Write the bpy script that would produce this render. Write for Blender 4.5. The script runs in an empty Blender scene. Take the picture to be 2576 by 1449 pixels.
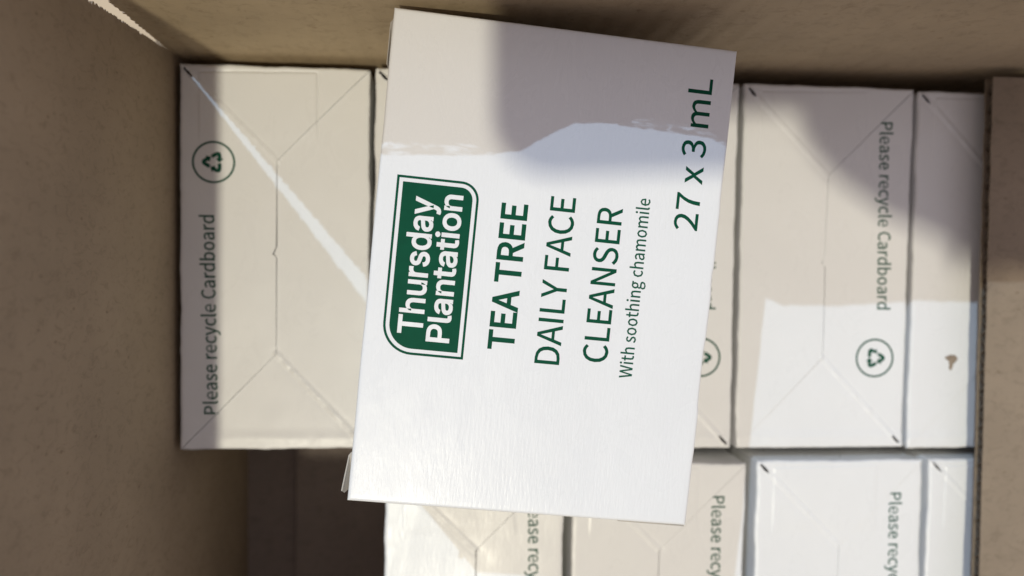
# white cartons in an open cardboard box, seen from above
import bpy, bmesh, math, random
from mathutils import Vector, Matrix, noise

S = bpy.context.scene
ROOT = S.collection
ZT = 96.0            # height (mm) of the standing cartons' tops above the ground
CARTON_H = 87.9      # carton height, mm
CARTON_T = 60.0      # carton thickness
CARTON_L = 124.0     # carton length

def V(x, y, z):      # millimetres, z measured from the tops of the standing cartons
    return Vector((x * .001, y * .001, (z + ZT) * .001))

# ------------------------------------------------------------------ camera
cam = bpy.data.cameras.new('camera'); camo = bpy.data.objects.new('camera', cam)
ROOT.objects.link(camo); S.camera = camo
CAM = V(86.777, -60.902, 254.136)
camo.location = CAM
camo.rotation_euler = (-.0382, -.0801, .0162)
cam.sensor_width = 36; cam.lens = 26.985
cam.clip_start = .002; cam.clip_end = 50
cam.dof.use_dof = True; cam.dof.focus_distance = .196; cam.dof.aperture_fstop = 7.8

# ------------------------------------------------------------------ light
W = bpy.data.worlds.new('World'); S.world = W; W.use_nodes = True
W.node_tree.nodes['Background'].inputs[0].default_value = (.352, .325, .36, 1)
W.node_tree.nodes['Background'].inputs[1].default_value = 1.6
def lamp(name, d, dist, size, power, col, target=(95, -60, 30), sy=None):
    l = bpy.data.lights.new(name, 'AREA'); l.shape = 'DISK' if sy is None else 'RECTANGLE'
    l.size = size
    if sy: l.size_y = sy
    l.energy = power; l.color = col
    o = bpy.data.objects.new(name, l); ROOT.objects.link(o)
    d = Vector(d).normalized(); t = V(*target)
    o.location = t + d * dist; o.rotation_euler = d.to_track_quat('Z', 'Y').to_euler()
    return o
lamp('cool_lamp', (-.59, .70, 1), 4.0, .03, 62, (.54, .75, 1.0))
lamp('warm_ceiling_lamp', (-.14, -.43, 1), 6.0, .17, 212, (1.0, .94, .75), sy=.19)

S.view_settings.view_transform = 'Standard'; S.view_settings.look = 'None'
S.view_settings.exposure = 0; S.view_settings.gamma = 1
S.cycles.max_bounces = 8; S.cycles.diffuse_bounces = 5
S.cycles.caustics_reflective = False; S.cycles.caustics_refractive = False
# outlines of the printed words (baseline at y=0, capital height 200 units)
GLYPHS = {
    'tea': """61,0 86,0 86,179 147,179 147,200 0,200 0,179 61,179;183,0 301,0 301,22 208,22 208,94 284,94 284,116 208,116 208,179 298,179 298,200 183,200;317,0 343,0 362,61 435,61 454,0 481,0 413,200 385,200;368,81 378,112 398,180 419,112 429,81;612,0 638,0 638,179 698,179 698,200 552,200 552,179 612,179;759,105 759,180 793,180 814,178 829,172 838,161 842,144 838,127 829,115 814,107 793,105;844,0 872,0 822,88 840,95 854,107 863,123 867,144 861,170 847,188 825,197 797,200 734,200 734,0 759,0 759,85 795,85;908,0 1026,0 1026,22 933,22 933,94 1009,94 1009,116 933,116 933,179 1023,179 1023,200 908,200;1068,0 1187,0 1187,22 1093,22 1093,94 1169,94 1169,116 1093,116 1093,179 1184,179 1184,200 1068,200""",
    'daily': """0,0 51,0 91,7 120,27 138,58 144,101 138,143 120,174 90,193 50,200 0,200;25,21 25,180 47,180 78,174 100,159 113,134 118,101 113,67 100,42 78,26 47,21;161,0 186,0 206,61 279,61 298,0 325,0 257,200 229,200;212,81 222,112 242,180 263,112 272,81;353,0 378,0 378,200 353,200;433,0 546,0 546,22 458,22 458,200 433,200;614,0 639,0 639,78 699,200 673,200 647,144 627,100 606,144 580,200 554,200 614,78;787,0 813,0 813,90 889,90 889,111 813,111 813,179 903,179 903,200 787,200;912,0 937,0 956,61 1030,61 1049,0 1075,0 1007,200 979,200;963,81 972,112 992,180 1014,112 1023,81;1179,-4 1198,-2 1214,4 1228,13 1241,25 1227,41 1217,32 1206,25 1194,20 1180,19 1155,24 1135,41 1123,67 1118,101 1123,134 1136,160 1156,176 1181,181 1193,180 1204,176 1214,170 1222,163 1236,179 1226,188 1213,196 1198,202 1181,204 1146,196 1118,176 1099,143 1092,100 1099,56 1117,24 1145,3;1278,0 1396,0 1396,22 1303,22 1303,94 1379,94 1379,116 1303,116 1303,179 1393,179 1393,200 1278,200""",
    'cleanser': """87,-4 105,-2 121,4 136,13 148,25 134,41 124,32 114,25 101,20 88,19 62,24 43,41 30,67 26,101 30,134 43,160 63,176 89,181 101,180 112,176 121,170 130,163 143,179 133,188 121,196 106,202 89,204 53,196 25,176 7,143 0,100 6,56 25,24 52,3;186,0 298,0 298,22 211,22 211,200 186,200;334,0 452,0 452,22 359,22 359,94 435,94 435,116 359,116 359,179 449,179 449,200 334,200;468,0 494,0 513,61 586,61 605,0 632,0 564,200 536,200;519,81 529,112 549,180 570,112 580,81;661,0 684,0 684,105 684,121 683,137 682,152 681,168 704,126 777,0 803,0 803,200 779,200 779,96 779,80 780,64 781,48 782,33 759,74 686,200 661,200;913,-4 941,1 963,13 976,31 981,53 978,73 969,87 956,98 940,107 912,119 900,124 889,131 881,140 878,153 881,165 889,174 900,179 916,181 929,180 941,177 952,171 961,163 974,179 963,189 949,197 933,202 916,204 891,200 871,189 857,172 853,151 856,131 866,117 879,107 893,99 922,87 935,81 946,74 953,64 956,51 953,38 944,28 931,21 914,19 898,20 884,25 870,33 858,43 843,26 858,14 874,4 893,-1;1021,0 1139,0 1139,22 1046,22 1046,94 1121,94 1121,116 1046,116 1046,179 1136,179 1136,200 1021,200;1206,105 1206,180 1240,180 1261,178 1276,172 1285,161 1288,144 1285,127 1276,115 1261,107 1240,105;1291,0 1319,0 1269,88 1287,95 1301,107 1310,123 1314,144 1308,170 1294,188 1272,197 1244,200 1181,200 1181,0 1206,0 1206,85 1242,85""",
    'soothing': """42,0 72,0 102,121 112,166 123,121 153,0 184,0 225,200 201,200 180,91 169,26 167,26 153,91 125,200 102,200 74,91 60,26 47,91 26,200 0,200;258,0 283,0 283,148 258,148;270,179 282,183 287,195 282,207 270,212 258,207 254,195 258,183;379,-4 393,-2 407,2 402,21 394,18 385,17 367,24 362,45 362,128 402,128 402,148 362,148 362,190 341,190 339,148 315,147 315,128 337,128 337,46 346,10;436,0 461,0 461,108 481,124 501,130 523,121 529,91 529,0 554,0 554,94 543,137 509,152 482,145 460,127 461,158 461,217 436,217;701,-4 741,9 755,40 741,70 710,85 688,95 678,111 685,126 706,133 723,129 739,120 751,135 731,147 705,152 668,140 654,110 668,82 697,67 720,56 731,39 724,23 702,16 678,21 658,34 646,17 671,2;848,-4 896,17 916,74 896,132 848,152 800,132 779,74 800,17;848,17 817,33 805,74 817,115 848,131 879,115 891,74 879,33;1013,-4 1061,17 1082,74 1061,132 1013,152 965,132 945,74 965,17;1013,17 982,33 970,74 982,115 1013,131 1044,115 1056,74 1044,33;1167,-4 1181,-2 1195,2 1190,21 1182,18 1173,17 1155,24 1150,45 1150,128 1191,128 1191,148 1150,148 1150,190 1129,190 1127,148 1103,147 1103,128 1125,128 1125,46 1135,10;1224,0 1249,0 1249,108 1269,124 1289,130 1311,121 1317,91 1317,0 1342,0 1342,94 1331,137 1297,152 1270,145 1248,127 1249,158 1249,217 1224,217;1389,0 1415,0 1415,148 1389,148;1402,179 1414,183 1419,195 1414,207 1402,212 1390,207 1386,195 1390,183;1465,0 1490,0 1490,108 1510,124 1530,130 1551,121 1558,91 1558,0 1583,0 1583,94 1572,137 1538,152 1510,145 1488,127 1485,148 1465,148;1681,-68 1736,-53 1756,-17 1743,10 1704,18 1675,18 1655,23 1649,34 1652,45 1659,52 1670,48 1681,47 1719,61 1735,99 1732,116 1723,129 1753,129 1753,148 1702,148 1692,151 1681,152 1642,138 1625,99 1631,75 1645,59 1633,47 1628,31 1632,16 1642,6 1625,-10 1620,-29 1637,-58;1681,64 1659,73 1649,99 1659,125 1681,134 1703,125 1712,99 1703,73;1684,-51 1653,-44 1642,-25 1645,-12 1657,0 1667,-2 1676,-2 1701,-2 1724,-6 1731,-21 1719,-42;1904,-4 1930,1 1952,15 1942,32 1926,21 1907,17 1873,33 1861,74 1874,115 1907,131 1923,127 1937,118 1949,135 1931,147 1906,152 1856,132 1835,74 1855,17;1985,0 2010,0 2010,108 2030,124 2051,130 2072,121 2079,91 2079,0 2104,0 2104,94 2093,137 2058,152 2031,145 2009,127 2010,158 2010,217 1985,217;2185,-4 2211,3 2234,18 2237,0 2258,0 2258,91 2246,135 2206,152 2173,146 2148,133 2158,115 2178,126 2202,131 2227,120 2233,94 2164,76 2142,38 2154,7;2192,17 2173,22 2166,40 2181,64 2233,77 2233,36 2212,22;2305,0 2330,0 2330,108 2349,125 2367,130 2388,121 2394,91 2394,0 2419,0 2419,108 2439,125 2457,130 2477,121 2484,91 2484,0 2509,0 2509,94 2498,137 2464,152 2439,144 2415,124 2401,144 2374,152 2349,145 2328,127 2325,148 2305,148;2615,-4 2663,17 2683,74 2663,132 2615,152 2567,132 2546,74 2567,17;2615,17 2584,33 2572,74 2584,115 2615,131 2646,115 2658,74 2646,33;2723,0 2748,0 2748,108 2767,125 2785,130 2806,121 2812,91 2812,0 2837,0 2837,108 2857,125 2875,130 2895,121 2902,91 2902,0 2927,0 2927,94 2916,137 2882,152 2857,144 2833,124 2819,144 2792,152 2767,145 2746,127 2743,148 2723,148;2975,0 3000,0 3000,148 2975,148;2988,179 3000,183 3005,195 3000,207 2988,212 2976,207 2972,195 2976,183;3077,-4 3085,-3 3091,-1 3087,18 3082,17 3077,20 3075,28 3075,217 3050,217 3050,29 3057,5;3188,-4 3215,1 3237,11 3228,28 3210,19 3191,16 3156,30 3142,68 3241,68 3243,82 3227,133 3183,152 3137,131 3117,74 3138,17;3141,86 3156,120 3184,132 3211,120 3221,86""",
    'volume': """1,0 127,0 127,22 71,22 39,20 71,52 96,84 112,115 117,145 113,169 101,188 83,199 59,204 41,202 26,196 12,186 0,174 14,160 23,169 33,177 44,182 56,183 72,180 84,172 90,160 93,144 87,117 70,87 42,53 1,15;194,0 220,0 224,54 233,99 251,142 279,185 279,200 154,200 154,179 251,179 226,138 209,97 199,52;357,0 383,0 403,35 418,61 420,61 436,35 458,0 485,0 436,75 481,148 455,148 437,116 424,91 422,91 408,116 388,148 361,148 406,77;622,-4 647,0 667,12 681,29 686,53 683,72 674,87 660,98 644,104 644,106 659,113 670,123 677,137 679,154 675,175 663,190 644,200 621,204 605,202 590,197 577,189 565,180 579,164 588,172 598,178 609,182 620,183 634,181 645,175 652,165 654,152 651,137 642,125 625,116 599,114 599,94 628,92 647,83 658,71 661,54 658,39 650,27 637,20 620,17 605,19 591,24 580,31 571,40 558,24 569,14 583,5 601,-1;788,0 813,0 813,108 823,118 832,125 841,129 850,130 862,128 871,121 876,109 878,91 878,0 902,0 902,108 913,118 922,125 931,129 940,130 952,128 961,121 966,109 967,91 967,0 992,0 992,94 989,119 981,137 967,148 947,152 934,150 922,144 910,135 898,124 893,135 884,144 873,150 857,152 845,150 833,145 822,137 811,127 808,148 788,148;1043,0 1156,0 1156,22 1068,22 1068,200 1043,200""",
    'thursday': """0,178 0,200 152,200 152,178 89,178 89,0 64,0 64,178;209,89 209,0 185,0 185,200 209,200 209,113 205,113 208,123 213,131 218,137 224,142 231,146 238,149 246,151 254,151 261,151 268,150 274,148 280,145 286,141 291,137 295,132 298,126 301,119 303,112 304,104 305,94 305,0 281,0 281,92 280,101 278,108 276,114 272,120 267,124 261,127 254,129 247,129 242,129 237,128 232,127 228,125 224,122 220,119 217,115 214,111 212,106 210,101 209,95;397,-2 390,-2 383,0 377,1 371,4 365,8 361,12 356,17 353,23 350,30 348,37 347,46 346,55 346,149 370,149 370,57 371,48 373,41 375,35 379,29 384,25 390,22 397,20 404,20 409,20 414,21 419,22 424,24 428,27 431,30 434,34 437,38 439,43 441,48 442,54 442,60 442,149 466,149 466,0 443,0 443,36 446,36 443,26 438,18 433,12 427,7 420,3 413,0 405,-1;507,0 507,149 531,149 531,126 535,132 538,136 542,141 547,144 552,147 558,150 564,151 571,151 577,151 583,151 583,127 577,128 568,128 563,128 558,127 554,126 549,124 545,121 542,118 539,115 536,111 534,107 533,103 532,98 531,93 531,0;660,-3 653,-3 646,-2 639,-1 633,1 627,4 622,7 617,11 613,15 609,20 606,25 604,31 603,37 626,42 627,36 630,31 633,27 637,24 642,21 648,19 653,18 660,18 667,18 674,20 680,22 685,24 689,28 692,32 693,36 694,40 694,44 693,48 691,51 689,53 685,56 682,58 677,60 672,61 647,67 638,70 630,73 623,77 617,82 613,87 610,93 608,100 607,108 608,114 609,120 611,125 614,130 618,135 623,139 628,143 634,146 640,148 647,150 655,151 662,151 670,151 676,150 683,149 688,146 694,144 698,141 703,137 706,133 709,129 712,124 714,119 716,114 694,109 692,113 690,117 687,121 684,124 680,127 675,129 669,130 662,131 656,130 650,129 645,127 640,125 636,121 634,118 632,113 631,109 632,105 633,101 635,98 637,96 641,93 645,91 650,89 656,88 679,82 688,80 697,76 704,72 709,67 713,62 716,56 718,49 719,42 718,35 717,29 715,24 711,19 707,14 703,9 697,6 691,3 684,0 677,-2 669,-3;809,-3 800,-3 791,-1 783,2 776,6 769,12 763,18 758,25 754,33 750,42 748,52 746,63 746,74 746,86 748,96 750,106 754,115 758,123 763,130 769,137 776,142 784,146 792,149 800,151 809,151 816,151 822,150 827,149 832,147 836,144 839,142 842,139 845,136 853,126 854,200 878,200 878,0 855,0 855,23 853,23 845,12 842,9 839,7 835,4 831,1 827,-1 821,-2 816,-3;813,18 819,19 825,20 831,22 836,26 840,29 844,34 847,39 850,45 852,52 854,59 854,66 855,74 854,82 854,90 852,97 850,103 847,109 844,114 840,119 836,123 831,126 825,128 819,129 813,130 806,129 800,128 794,126 789,122 785,118 781,114 777,109 775,103 773,96 771,89 770,82 770,74 770,67 771,59 773,52 775,46 778,40 781,34 785,30 789,26 794,23 800,20 806,19;962,-3 955,-3 948,-2 942,0 936,2 931,5 926,8 921,13 918,18 915,23 913,29 911,35 911,42 911,49 912,54 914,59 916,63 919,67 922,70 925,73 929,76 934,78 938,80 943,82 948,83 969,86 991,89 1003,92 1005,94 1006,95 1007,98 1007,100 1007,105 1006,109 1005,113 1004,117 1002,120 999,122 997,125 993,127 990,128 985,129 981,130 976,130 971,130 966,129 962,128 958,127 954,125 951,123 948,121 945,118 943,116 941,113 940,110 938,108 915,114 918,121 921,127 925,132 930,136 935,140 940,143 946,146 951,148 957,149 963,150 969,151 975,151 993,149 998,148 1002,146 1007,144 1011,142 1016,139 1019,135 1023,131 1026,126 1028,120 1030,114 1031,107 1031,99 1031,0 1008,0 1008,20 1006,20 998,10 995,7 992,5 988,2 984,0 979,-1 974,-2 968,-3;966,18 972,18 978,19 984,21 989,23 993,26 997,29 1000,33 1003,37 1005,41 1006,45 1007,50 1007,54 1007,75 1001,72 990,69 978,67 968,66 952,62 948,61 945,59 942,57 940,55 938,52 936,49 935,45 935,41 935,38 936,34 937,31 939,28 941,26 944,24 947,22 950,21 954,19 958,19 962,18;1071,-54 1076,-34 1080,-34 1084,-35 1087,-35 1090,-35 1093,-35 1096,-34 1098,-33 1101,-31 1103,-29 1105,-26 1108,-23 1109,-19 1111,-14 1116,-1 1059,149 1085,149 1117,61 1125,34 1133,8 1124,8 1132,34 1140,61 1172,149 1198,149 1132,-23 1130,-28 1127,-33 1124,-38 1121,-42 1118,-46 1115,-49 1111,-51 1107,-53 1103,-55 1098,-56 1093,-57 1088,-57 1077,-56""",
    'plantation': """0,0 0,200 68,200 80,199 90,198 99,195 107,192 114,187 120,182 125,176 129,169 132,162 135,154 136,145 137,137 136,128 135,120 132,112 129,104 125,98 120,91 114,86 107,81 99,78 90,75 80,74 68,73 19,73 19,95 67,95 75,96 82,97 88,98 93,101 97,104 101,107 104,111 107,115 109,120 110,125 111,131 111,137 111,142 110,148 109,153 107,158 104,162 101,166 97,170 93,172 87,175 81,176 75,177 67,178 25,178 25,0;206,-1 197,0 190,1 185,4 180,8 176,13 174,19 172,25 171,33 171,200 195,200 195,39 196,34 196,30 197,27 198,24 200,23 202,21 205,21 208,20 214,21 217,21 222,1 214,0;288,-3 281,-3 274,-2 268,0 262,2 257,5 252,8 248,13 244,18 241,23 239,29 238,35 237,42 237,49 238,54 240,59 242,63 245,67 248,70 252,73 256,76 260,78 265,80 269,82 274,83 295,86 317,89 329,92 331,94 332,95 333,98 333,100 333,105 333,109 331,113 330,117 328,120 326,122 323,125 319,127 316,128 312,129 307,130 302,130 297,130 292,129 288,128 284,127 280,125 277,123 274,121 271,118 269,116 267,113 266,110 264,108 241,114 244,121 248,127 252,132 256,136 261,140 266,143 272,146 277,148 283,149 289,150 295,151 301,151 319,149 324,148 329,146 333,144 337,142 342,139 345,135 349,131 352,126 354,120 356,114 357,107 357,99 357,0 334,0 334,20 332,20 324,10 321,7 318,5 314,2 310,0 305,-1 300,-2 294,-3;292,18 299,18 304,19 310,21 315,23 319,26 323,29 326,33 329,37 331,41 332,45 333,50 333,54 333,75 327,72 316,69 304,67 294,66 278,62 274,61 271,59 268,57 266,55 264,52 262,49 262,45 261,41 261,38 262,34 263,31 265,28 267,26 270,24 273,22 276,21 280,19 284,19 288,18;423,89 423,0 399,0 399,149 422,149 422,113 418,113 422,123 427,131 432,137 438,142 445,146 452,149 459,151 468,151 475,151 482,150 488,148 494,145 500,141 504,137 508,132 512,126 515,119 517,112 518,104 519,94 519,0 495,0 495,92 494,101 492,108 489,114 485,120 481,124 475,127 468,129 461,129 455,129 451,128 446,127 441,125 437,122 434,119 431,115 428,111 426,106 424,101 423,95;619,149 619,129 542,129 542,149;565,185 589,185 589,38 589,34 590,30 591,27 593,24 595,22 598,21 602,20 606,20 612,20 619,21 623,1 615,-1 605,-2 596,-1 588,1 581,4 575,8 571,14 567,20 565,28 565,37;691,-3 685,-3 678,-2 672,0 666,2 660,5 655,8 651,13 647,18 644,23 642,29 641,35 641,42 641,49 642,54 643,59 646,63 648,67 651,70 655,73 659,76 663,78 668,80 673,82 678,83 699,86 721,89 733,92 735,94 736,95 737,98 737,100 737,105 736,109 735,113 733,117 731,120 729,122 726,125 723,127 719,128 715,129 711,130 706,130 700,130 696,129 691,128 687,127 684,125 680,123 677,121 675,118 673,116 671,113 669,110 668,108 645,114 648,121 651,127 655,132 659,136 664,140 670,143 675,146 681,148 687,149 693,150 699,151 705,151 723,149 727,148 732,146 737,144 741,142 745,139 749,135 752,131 755,126 758,120 760,114 761,107 761,99 761,0 737,0 737,20 728,10 725,7 721,5 718,2 713,0 709,-1 703,-2 698,-3;696,18 702,18 708,19 713,21 718,23 723,26 726,29 730,33 732,37 734,41 736,45 737,50 737,54 737,75 731,72 720,69 707,67 698,66 681,62 678,61 675,59 672,57 669,55 667,52 666,49 665,45 665,41 665,38 666,34 667,31 669,28 671,26 673,24 676,22 680,21 683,19 687,19 691,18;862,149 862,129 784,129 784,149;807,185 831,185 831,38 831,34 832,30 833,27 835,24 837,22 840,21 844,20 849,20 854,20 861,21 865,1 857,-1 848,-2 839,-1 831,1 824,4 818,8 813,14 810,20 808,28 807,37;892,0 892,149 916,149 916,0;904,174 901,174 898,175 895,177 892,179 890,181 889,184 888,187 887,190 888,193 889,196 890,199 892,201 895,203 898,205 901,206 904,206 907,206 910,205 913,203 916,201 918,199 919,196 920,193 921,190 920,187 919,184 918,181 916,179 913,177 910,175 907,174;1018,-3 1008,-3 999,-1 990,2 982,6 975,12 969,18 963,25 959,33 955,42 952,52 951,63 950,74 951,85 952,96 955,105 959,114 963,123 969,130 975,136 982,141 990,146 999,149 1008,151 1018,151 1028,151 1037,149 1046,146 1054,141 1061,136 1068,130 1073,123 1078,114 1082,105 1084,96 1086,85 1086,74 1086,63 1084,52 1082,42 1078,33 1073,25 1068,18 1061,12 1054,6 1046,2 1037,-1 1028,-3;1018,18 1025,19 1032,20 1038,23 1043,26 1047,30 1051,35 1055,40 1057,46 1059,53 1061,59 1062,66 1062,74 1062,81 1061,88 1059,95 1057,101 1055,108 1051,113 1047,118 1043,122 1038,125 1032,128 1025,129 1018,130 1011,129 1005,128 999,125 994,122 989,118 985,113 982,108 979,102 977,95 976,88 975,81 974,74 975,66 976,59 977,53 979,46 982,40 985,35 989,30 994,26 999,23 1005,20 1011,19;1144,89 1144,0 1120,0 1120,149 1144,149 1144,113 1140,113 1144,123 1148,131 1154,137 1160,142 1166,146 1173,149 1181,151 1189,151 1197,151 1203,150 1210,148 1216,145 1221,141 1226,137 1230,132 1234,126 1237,119 1239,112 1240,104 1240,94 1240,0 1216,0 1216,92 1216,101 1214,108 1211,114 1207,120 1202,124 1196,127 1190,129 1182,129 1177,129 1172,128 1167,127 1163,125 1159,122 1155,119 1152,115 1149,111 1147,106 1146,101 1145,95""",
    'recycle': """0,0 25,0 25,80 58,80 111,95 131,141 111,187 57,200 0,200;25,100 25,180 53,180 93,171 106,141 94,110 54,100;196,-4 205,-3 211,-1 207,18 202,17 197,20 195,28 195,217 170,217 170,29 176,5;307,-4 334,1 356,11 347,28 330,19 310,16 276,30 261,68 361,68 362,82 347,133 303,152 257,131 236,74 257,17;261,86 275,120 303,132 330,120 340,86;433,-4 459,3 482,18 485,0 505,0 505,91 493,135 454,152 421,146 396,133 405,115 426,126 450,131 474,120 480,94 411,76 390,38 402,7;440,17 421,22 414,40 428,64 480,77 480,36 460,22;591,-4 631,9 645,40 630,70 600,85 577,95 568,111 574,126 595,133 613,129 629,120 641,135 621,147 595,152 557,140 544,110 558,82 587,67 610,56 621,39 614,23 592,16 568,21 548,34 536,17 561,2;740,-4 767,1 789,11 780,28 762,19 743,16 708,30 694,68 793,68 795,82 779,133 735,152 689,131 669,74 690,17;693,86 708,120 736,132 763,120 773,86;892,0 917,0 917,95 935,122 954,130 962,129 969,127 974,149 966,151 958,152 934,144 916,121 913,148 892,148;1058,-4 1085,1 1107,11 1098,28 1081,19 1061,16 1026,30 1012,68 1112,68 1113,82 1097,133 1054,152 1008,131 987,74 1008,17;1012,86 1026,120 1054,132 1081,120 1091,86;1208,-4 1233,1 1256,15 1245,32 1229,21 1210,17 1177,33 1164,74 1177,115 1211,131 1227,127 1240,118 1253,135 1235,147 1210,152 1160,132 1138,74 1158,17;1291,-64 1326,-49 1346,-13 1402,148 1378,148 1351,66 1339,24 1323,66 1293,148 1267,148 1326,0 1323,-11 1310,-34 1290,-43 1284,-43 1278,-41 1273,-61 1281,-63;1489,-4 1515,1 1537,15 1526,32 1510,21 1491,17 1458,33 1445,74 1459,115 1492,131 1508,127 1522,118 1534,135 1516,147 1491,152 1441,132 1420,74 1440,17;1596,-4 1605,-3 1611,-1 1607,18 1602,17 1597,20 1595,28 1595,217 1570,217 1570,29 1576,5;1707,-4 1734,1 1756,11 1747,28 1730,19 1710,16 1676,30 1661,68 1761,68 1762,82 1747,133 1703,152 1657,131 1636,74 1657,17;1661,86 1675,120 1703,132 1730,120 1740,86;1937,-4 1972,4 1999,25 1985,41 1964,25 1939,19 1893,41 1876,101 1894,160 1939,181 1962,176 1980,163 1994,179 1971,196 1939,204 1876,176 1850,100 1875,24;2068,-4 2094,3 2117,18 2120,0 2141,0 2141,91 2128,135 2089,152 2056,146 2031,133 2041,115 2061,126 2085,131 2110,120 2116,94 2047,76 2025,38 2037,7;2075,17 2056,22 2049,40 2064,64 2116,77 2116,36 2095,22;2187,0 2213,0 2213,95 2230,122 2250,130 2257,129 2264,127 2269,149 2262,151 2253,152 2230,144 2211,121 2208,148 2187,148;2344,-4 2369,3 2389,17 2392,0 2412,0 2412,217 2387,217 2387,160 2389,135 2369,147 2347,152 2302,131 2283,74 2299,17;2349,17 2319,32 2308,74 2321,115 2351,131 2369,127 2387,115 2387,38 2369,22;2528,-4 2573,17 2592,76 2577,131 2533,152 2509,146 2487,131 2488,158 2488,217 2463,217 2463,0 2482,0 2485,15 2506,1;2524,17 2507,21 2488,33 2488,111 2508,126 2527,131 2557,116 2566,76 2554,33;2689,-4 2737,17 2757,74 2737,132 2689,152 2641,132 2620,74 2641,17;2689,17 2658,33 2646,74 2658,115 2689,131 2720,115 2732,74 2720,33;2831,-4 2857,3 2880,18 2883,0 2903,0 2903,91 2891,135 2852,152 2819,146 2794,133 2803,115 2824,126 2848,131 2872,120 2878,94 2809,76 2788,38 2800,7;2838,17 2819,22 2812,40 2826,64 2878,77 2878,36 2858,22;2950,0 2975,0 2975,95 2993,122 3012,130 3020,129 3027,127 3032,149 3024,151 3016,152 2992,144 2974,121 2971,148 2950,148;3107,-4 3131,3 3152,17 3155,0 3175,0 3175,217 3150,217 3150,160 3151,135 3132,147 3110,152 3065,131 3045,74 3062,17;3112,17 3082,32 3071,74 3084,115 3114,131 3132,127 3150,115 3150,38 3132,22""",
}

# ------------------------------------------------------------------ materials
def mat(name):
    m = bpy.data.materials.new(name); m.use_nodes = True
    return m, m.node_tree, m.node_tree.nodes['Principled BSDF']
def N(nt, t, **kw):
    n = nt.nodes.new(t)
    for k, v in kw.items():
        if k in n.inputs: n.inputs[k].default_value = v
        else: setattr(n, k, v)
    return n
def ramp(nt, fac, stops):
    r = nt.nodes.new('ShaderNodeValToRGB'); nt.links.new(fac, r.inputs[0])
    e = r.color_ramp.elements
    while len(e) < len(stops): e.new(.5)
    for i, (p, c) in enumerate(stops):
        e[i].position = p; e[i].color = (*c, 1) if len(c) == 3 else c
    return r
def coords(nt, scale=(1, 1, 1), loc=(0, 0, 0)):
    tc = nt.nodes.new('ShaderNodeTexCoord'); mp = nt.nodes.new('ShaderNodeMapping')
    mp.inputs['Scale'].default_value = scale; mp.inputs['Location'].default_value = loc
    nt.links.new(tc.outputs['Object'], mp.inputs[0]); return mp.outputs[0]

def board_mat(name, col, rough, streak=.02, seed=0., spec=.3):
    """coated white folding-box board: faint mottling, brushed-looking fine relief along the grain"""
    m, nt, b = mat(name)
    n1 = N(nt, 'ShaderNodeTexNoise', Scale=1.0, Detail=6., Roughness=.6)
    nt.links.new(coords(nt, (25, 25, 25), (seed, 0, 0)), n1.inputs[0])
    r = ramp(nt, n1.outputs[0], [(.3, tuple(c * .97 for c in col)), (.7, col)])
    nt.links.new(r.outputs[0], b.inputs['Base Color'])
    n4 = N(nt, 'ShaderNodeTexNoise', Scale=1.0, Detail=5., Roughness=.65, Distortion=1.5)
    nt.links.new(coords(nt, (60, 38, 60), (seed, 3, 1)), n4.inputs[0])
    rr = ramp(nt, n4.outputs[0], [(.3, (rough - .05,) * 3), (.7, (rough + .14,) * 3)])
    nt.links.new(rr.outputs[0], b.inputs['Roughness'])
    b.inputs['Specular IOR Level'].default_value = spec
    n2 = N(nt, 'ShaderNodeTexNoise', Scale=1.0, Detail=4., Roughness=.55)
    nt.links.new(coords(nt, (1400, 260, 900)), n2.inputs[0])
    n3 = N(nt, 'ShaderNodeTexNoise', Scale=1.0, Detail=2.)
    nt.links.new(coords(nt, (70, 45, 60), (0, seed, 0)), n3.inputs[0])
    bp = N(nt, 'ShaderNodeBump', Strength=.85, Distance=streak * .001)
    nt.links.new(n2.outputs[0], bp.inputs['Height'])
    bp2 = N(nt, 'ShaderNodeBump', Strength=.5, Distance=.0004)
    nt.links.new(n3.outputs[0], bp2.inputs['Height'])
    nt.links.new(bp2.outputs[0], bp.inputs['Normal'])
    nt.links.new(bp.outputs[0], b.inputs['Normal'])
    return m

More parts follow.
